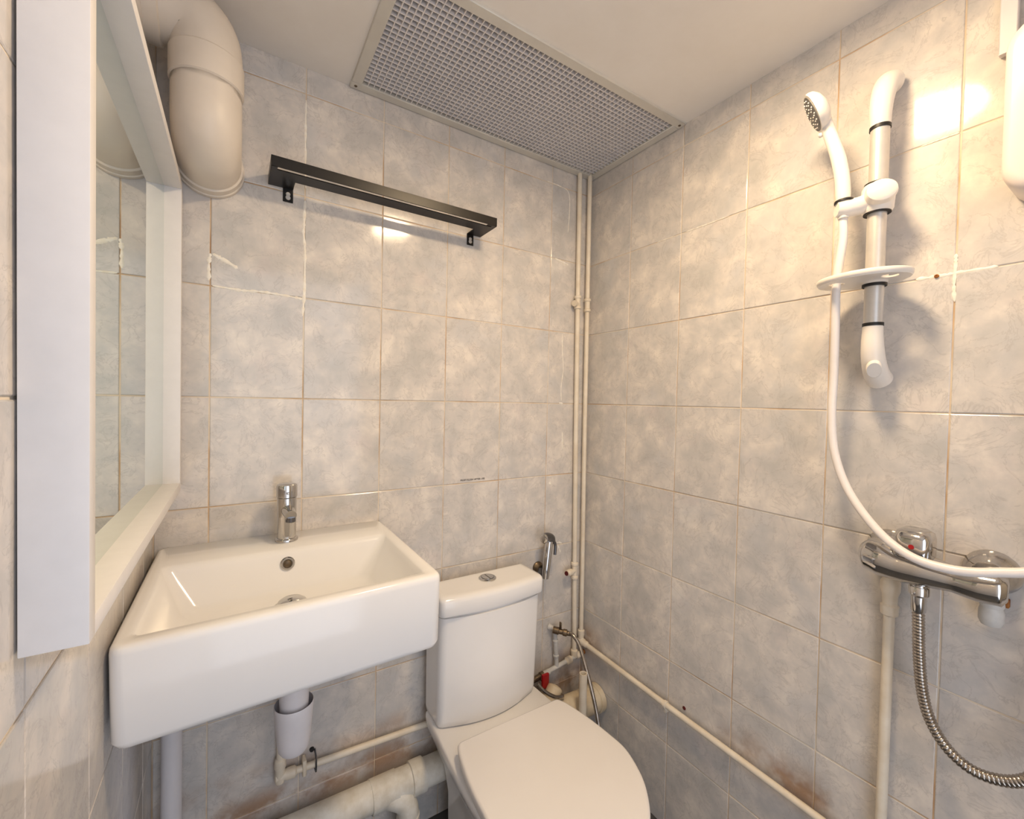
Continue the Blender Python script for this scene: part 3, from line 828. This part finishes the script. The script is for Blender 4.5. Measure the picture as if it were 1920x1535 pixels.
tabp = hc + hn * .004 + Vector((.012, -.010, -.042))
build(lathe(tabp, hn, [(0, .0045), (.004, .0045), (.006, .002)], 12), 'selector_tab', 'shower_white', hd)

# white hose from the hand shower, sagging across the mixer and up to the heater
hp = catmull([HS + Vector((.002, .001, -.018)), (-.094, -.820, .33), (-.094, -.812, .25), (-.082, -.808, .16), (-.070, -.804, .075), (-.070, -.803, -.011), (-.074, -.812, -.086), (-.082, -.840, -.155), (-.100, -.891, -.214), (-.112, -.941, -.244), (-.112, -.991, -.250), (-.105, -1.038, -.240), (-.09, -1.09, -.215), (-.07, -1.15, -.12), (-.06, -1.17, .05), (-.06, -1.165, .20), (-.06, -1.16, .335)], 10)
o = build(sweep(hp, .0073, 16), 'shower_hose', 'hose_white', None)
tag(o, 'smooth white hose looping from the hand shower across the chrome mixer', 'hose')

# soap dish clipped to the rail
SZD = .246
t = thing('soap_dish', (-0.075, -0.848, SZD), 'oval white soap dish clipped low on the shower rail', 'soap dish')
outer = circ(-.078, -.848, .054, 48, .0715)
holes = [circ(RX, RY, .0152, 24), circ(-.094, -.812, .0125, 18), circ(-.090, -.893, .0125, 18)]
build(plate_holes(outer, holes, SZD, SZD + .003), 'tray', 'shower_white', t, sharp=30)
rim = [Vector((x, y, 0)) for x, y in circ(-.078, -.848, 1, 48)]
def el(i, ins, z):
    return [Vector((-.078 + (.054 - ins) * math.cos(2 * math.pi * j / 48), -.848 + (.0715 - ins) * math.sin(2 * math.pi * j / 48), z)) for j in range(48)]
build(rings_to_bm([el(0, .0003, SZD + .0005), el(0, -.002, SZD + .003), el(0, -.003, SZD + .009), el(0, -.001, SZD + .011), el(0, .001, SZD + .009), el(0, .0012, SZD + .003)], False, False), 'rim', 'shower_white', t, sharp=70)
build(lathe((RX, RY, SZD - .004), (0, 0, 1), [(0, .0150), (0, .0200), (.022, .0200), (.022, .0150)], 28, cap0=False, cap1=False), 'clip_collar', 'shower_white', t)
build(lathe((RX, RY, SZD - .009), (0, 0, 1), [(0, .0150), (0, .0190), (.005, .0190), (.005, .0150)], 28, cap0=False, cap1=False), 'clip_band', 'black_rubber', t)

# ------------------------------------------------------------------ shower mixer
MZ = -0.276
t = thing('shower_mixer', (-0.05, -0.95, MZ - .04), 'chrome bar shower mixer with a lever and red dot on the right wall', 'mixer tap')
for y in (-.882, -1.018):
    fl = build(lathe((-.0012, y, MZ + .010), (-1, 0, 0), [(0, .036), (.003, .0355), (.010, .030), (.020, .0225), (.026, .0205), (.027, .014)], 36), 'wall_flange', 'chrome', t)
    build(lathe((-.020, y, MZ + .008), (-1, 0, -.08), [(0, .0135), (.030, .0135)], 24), 'inlet', 'chrome', fl)
bp = catmull([(-.058, -.862, MZ + .006), (-.060, -.870, MZ + .006), (-.062, -.890, MZ + .004), (-.062, -.915, MZ), (-.062, -.945, MZ), (-.062, -.985, MZ - .002), (-.062, -1.015, MZ - .002), (-.061, -1.038, MZ), (-.060, -1.046, MZ)], 5)
n = len(bp)
def rad(y):
    pts = [(-.862, .018), (-.870, .031), (-.890, .0345), (-.915, .031), (-.945, .0295), (-.985, .0225), (-1.015, .0265), (-1.038, .0265), (-1.046, .018)]
    for (a, ra), (b, rb) in zip(pts, pts[1:]):
        if y >= b:
            return ra + (rb - ra) * (a - y) / (a - b)
    return .016
build(sweep(bp, [rad(p.y) for p in bp], 32), 'body', 'chrome', t, sharp=60)
lp = (-.064, -.936, MZ + .016)
lv = build(lathe(lp, (0, 0, 1), [(0, .0215), (.016, .0215), (.018, .020)], 28), 'cartridge_cover', 'chrome', t)
R = [rrect(-.092, -.045, -.957, -.915, .012, MZ + .022), rrect(-.097, -.043, -.961, -.911, .014, MZ + .027), rrect(-.097, -.043, -.961, -.911, .014, MZ + .056), rrect(-.091, -.045, -.959, -.913, .014, MZ + .066), rrect(-.078, -.050, -.952, -.920, .011, MZ + .071)]
lv = build(rings_to_bm(R), 'lever', 'chrome', t, sharp=60)
build(lathe((-.0970, -.938, MZ + .044), (-1, 0, .1), [(0, .0042), (.0012, .0038)], 16), 'red_dot', 'red_plastic', lv)
build(lathe((-.062, -.942, MZ - .020), (0, 0, -1), [(0, .0115), (.012, .0115), (.013, .0125), (.016, .0125)], 24), 'outlet', 'chrome', t)
# chrome ribbed hose
t = thing('chrome_hose', (-0.06, -0.98, -0.60), 'ribbed chrome hose hanging from the mixer and curving out right', 'hose')
hp = catmull([(-.062, -.942, -.345), (-.061, -.943, -.38), (-.060, -.945, -.43), (-.060, -.951, -.49), (-.060, -.963, -.535), (-.060, -.985, -.568), (-.060, -1.014, -.583), (-.060, -1.045, -.577), (-.060, -1.072, -.556), (-.060, -1.10, -.51), (-.058, -1.12, -.40), (-.055, -1.125, -.20), (-.055, -1.12, .0), (-.055, -1.115, .20), (-.055, -1.11, .335)], 60)
L = 0
prof = []
for i, p in enumerate(hp):
    if i:
        L += (p - hp[i - 1]).length
    prof.append(.0071 + .0011 * math.sin(2 * math.pi * L / .0042))
# resample by arc length so that every rib keeps its shape
acc = [0]
for a, b in zip(hp, hp[1:]):
    acc.append(acc[-1] + (b - a).length)
step = .0056 / 4
res, rr, j = [], [], 0
s = 0
while s < acc[-1]:
    while acc[j + 1] < s:
        j += 1
    f = (s - acc[j]) / max(1e-9, acc[j + 1] - acc[j])
    res.append(hp[j].lerp(hp[j + 1], f))
    rr.append((.0090, .0086, .0074, .0086)[len(rr) % 4])
    s += step
build(sweep(res, rr, 14), 'ribbed_tube', 'hose_metal', t, sharp=80)
build(lathe((-.062, -.942, -.306), (0, 0, -1), [(0, .0125), (.002, .0140), (.014, .0140), (.018, .0105), (.044, .0100), (.046, .0085)], 24), 'hose_nut', 'chrome', t)

# capped pipe end under the right flange
t = thing('capped_pipe_end', (-0.019, -1.024, -0.355), 'short lumpy white painted pipe end under the right mixer flange', 'pipe')
build(lathe((-.019, -1.022, -.290), (0, 0, -1), [(0, .010), (.010, .0105), (.014, .0145), (.026, .0155), (.030, .0135), (.038, .0155), (.052, .0155), (.060, .012), (.064, .001)], 16), 'fitting', 'pipe_paint_grey', t)
build(box(-.012, -.001, -1.040, -1.030, -.318, -.304, .001, 1), 'rust_patch', 'rust', t)

# ------------------------------------------------------------------ water heater and its trunking at the right edge
t = thing('water_heater', (-0.045, -1.16, 0.34), 'white water heater with rounded corners at the right edge', 'water heater')
def hring(x, ins):
    return [Vector((x, p.x, p.y)) for p in rrect(-1.305 + ins, -1.022 - ins, .338 + ins, .600 - ins, .040, 0, 7)]
build(rings_to_bm([hring(-.001, .002), hring(-.004, 0), hring(-.080, 0), hring(-.088, .003), hring(-.092, .010)]), 'casing', 'heater_plastic', t, sharp=50)
build(lathe((-.093, -1.165, .43), (-1, 0, 0), [(-.002, .026), (.010, .025), (.013, .021)], 28), 'dial', 'heater_plastic', t)
t = thing('cable_trunking', (-0.01, -1.012, 0.60), 'narrow white cable trunking running down to the water heater', 'trunking')
build(box(-.014, -.001, -1.0225, -1.0015, .598, CEIL - .001, .0015, 1), 'cover', 'pvc_white', t)
build(box(-.0145, -.0142, -1.0222, -1.0018, .598, .599), 'end_lip', 'pvc_white', t, smooth=False)

# ------------------------------------------------------------------ small marks on the tiles
fc = bpy.data.curves.new('notice_text', 'FONT')
fc.body = 'MUST FLUSH AFTER USE'
fc.size = 0.0075
fc.space_character = 1.05
fc.extrude = 0.00015
fo = bpy.data.objects.new('notice_tmp', fc)
COL.objects.link(fo)
dg = bpy.context.evaluated_depsgraph_get()
dg.update()
me = bpy.data.meshes.new_from_object(fo.evaluated_get(dg))
bpy.data.objects.remove(fo, do_unlink=True)
wd = max(v.co.x for v in me.vertices)
for v in me.vertices:
    v.co.x *= 0.084 / wd
me.materials.clear()
me.materials.append(MATS['ink'])
o = bpy.data.objects.new('flush_notice', me)
o.location = (-0.504, -0.0012, -0.2425)
o.rotation_euler = (math.radians(90), 0, 0)
COL.objects.link(o)
tag(o, 'tiny black lettering reading MUST FLUSH AFTER USE on the tiles', 'lettering')

def plug(loc, axis, r, material, label):
    o = build(lathe(loc, axis, [(0, r), (.0015, r * .95), (.0022, r * .55), (.0010, r * .4)], 14), 'wall_plug', material, None)
    tag(o, label, 'wall plug')
plug((-.0002, -.440, -.858), (-1, 0, 0), .0052, 'red_dark', 'small dark red wall plug above the low pipe on the right wall')
plug((-.0012, -.934, .2505), (-1, 0, 0), .0036, 'rust', 'tiny rusty screw plug in the white caulked joint by the soap dish')
plug((-.160, -.0002, -.278), (0, -1, 0), .0060, 'caulk', 'small filled white plug hole on the back wall near the corner')
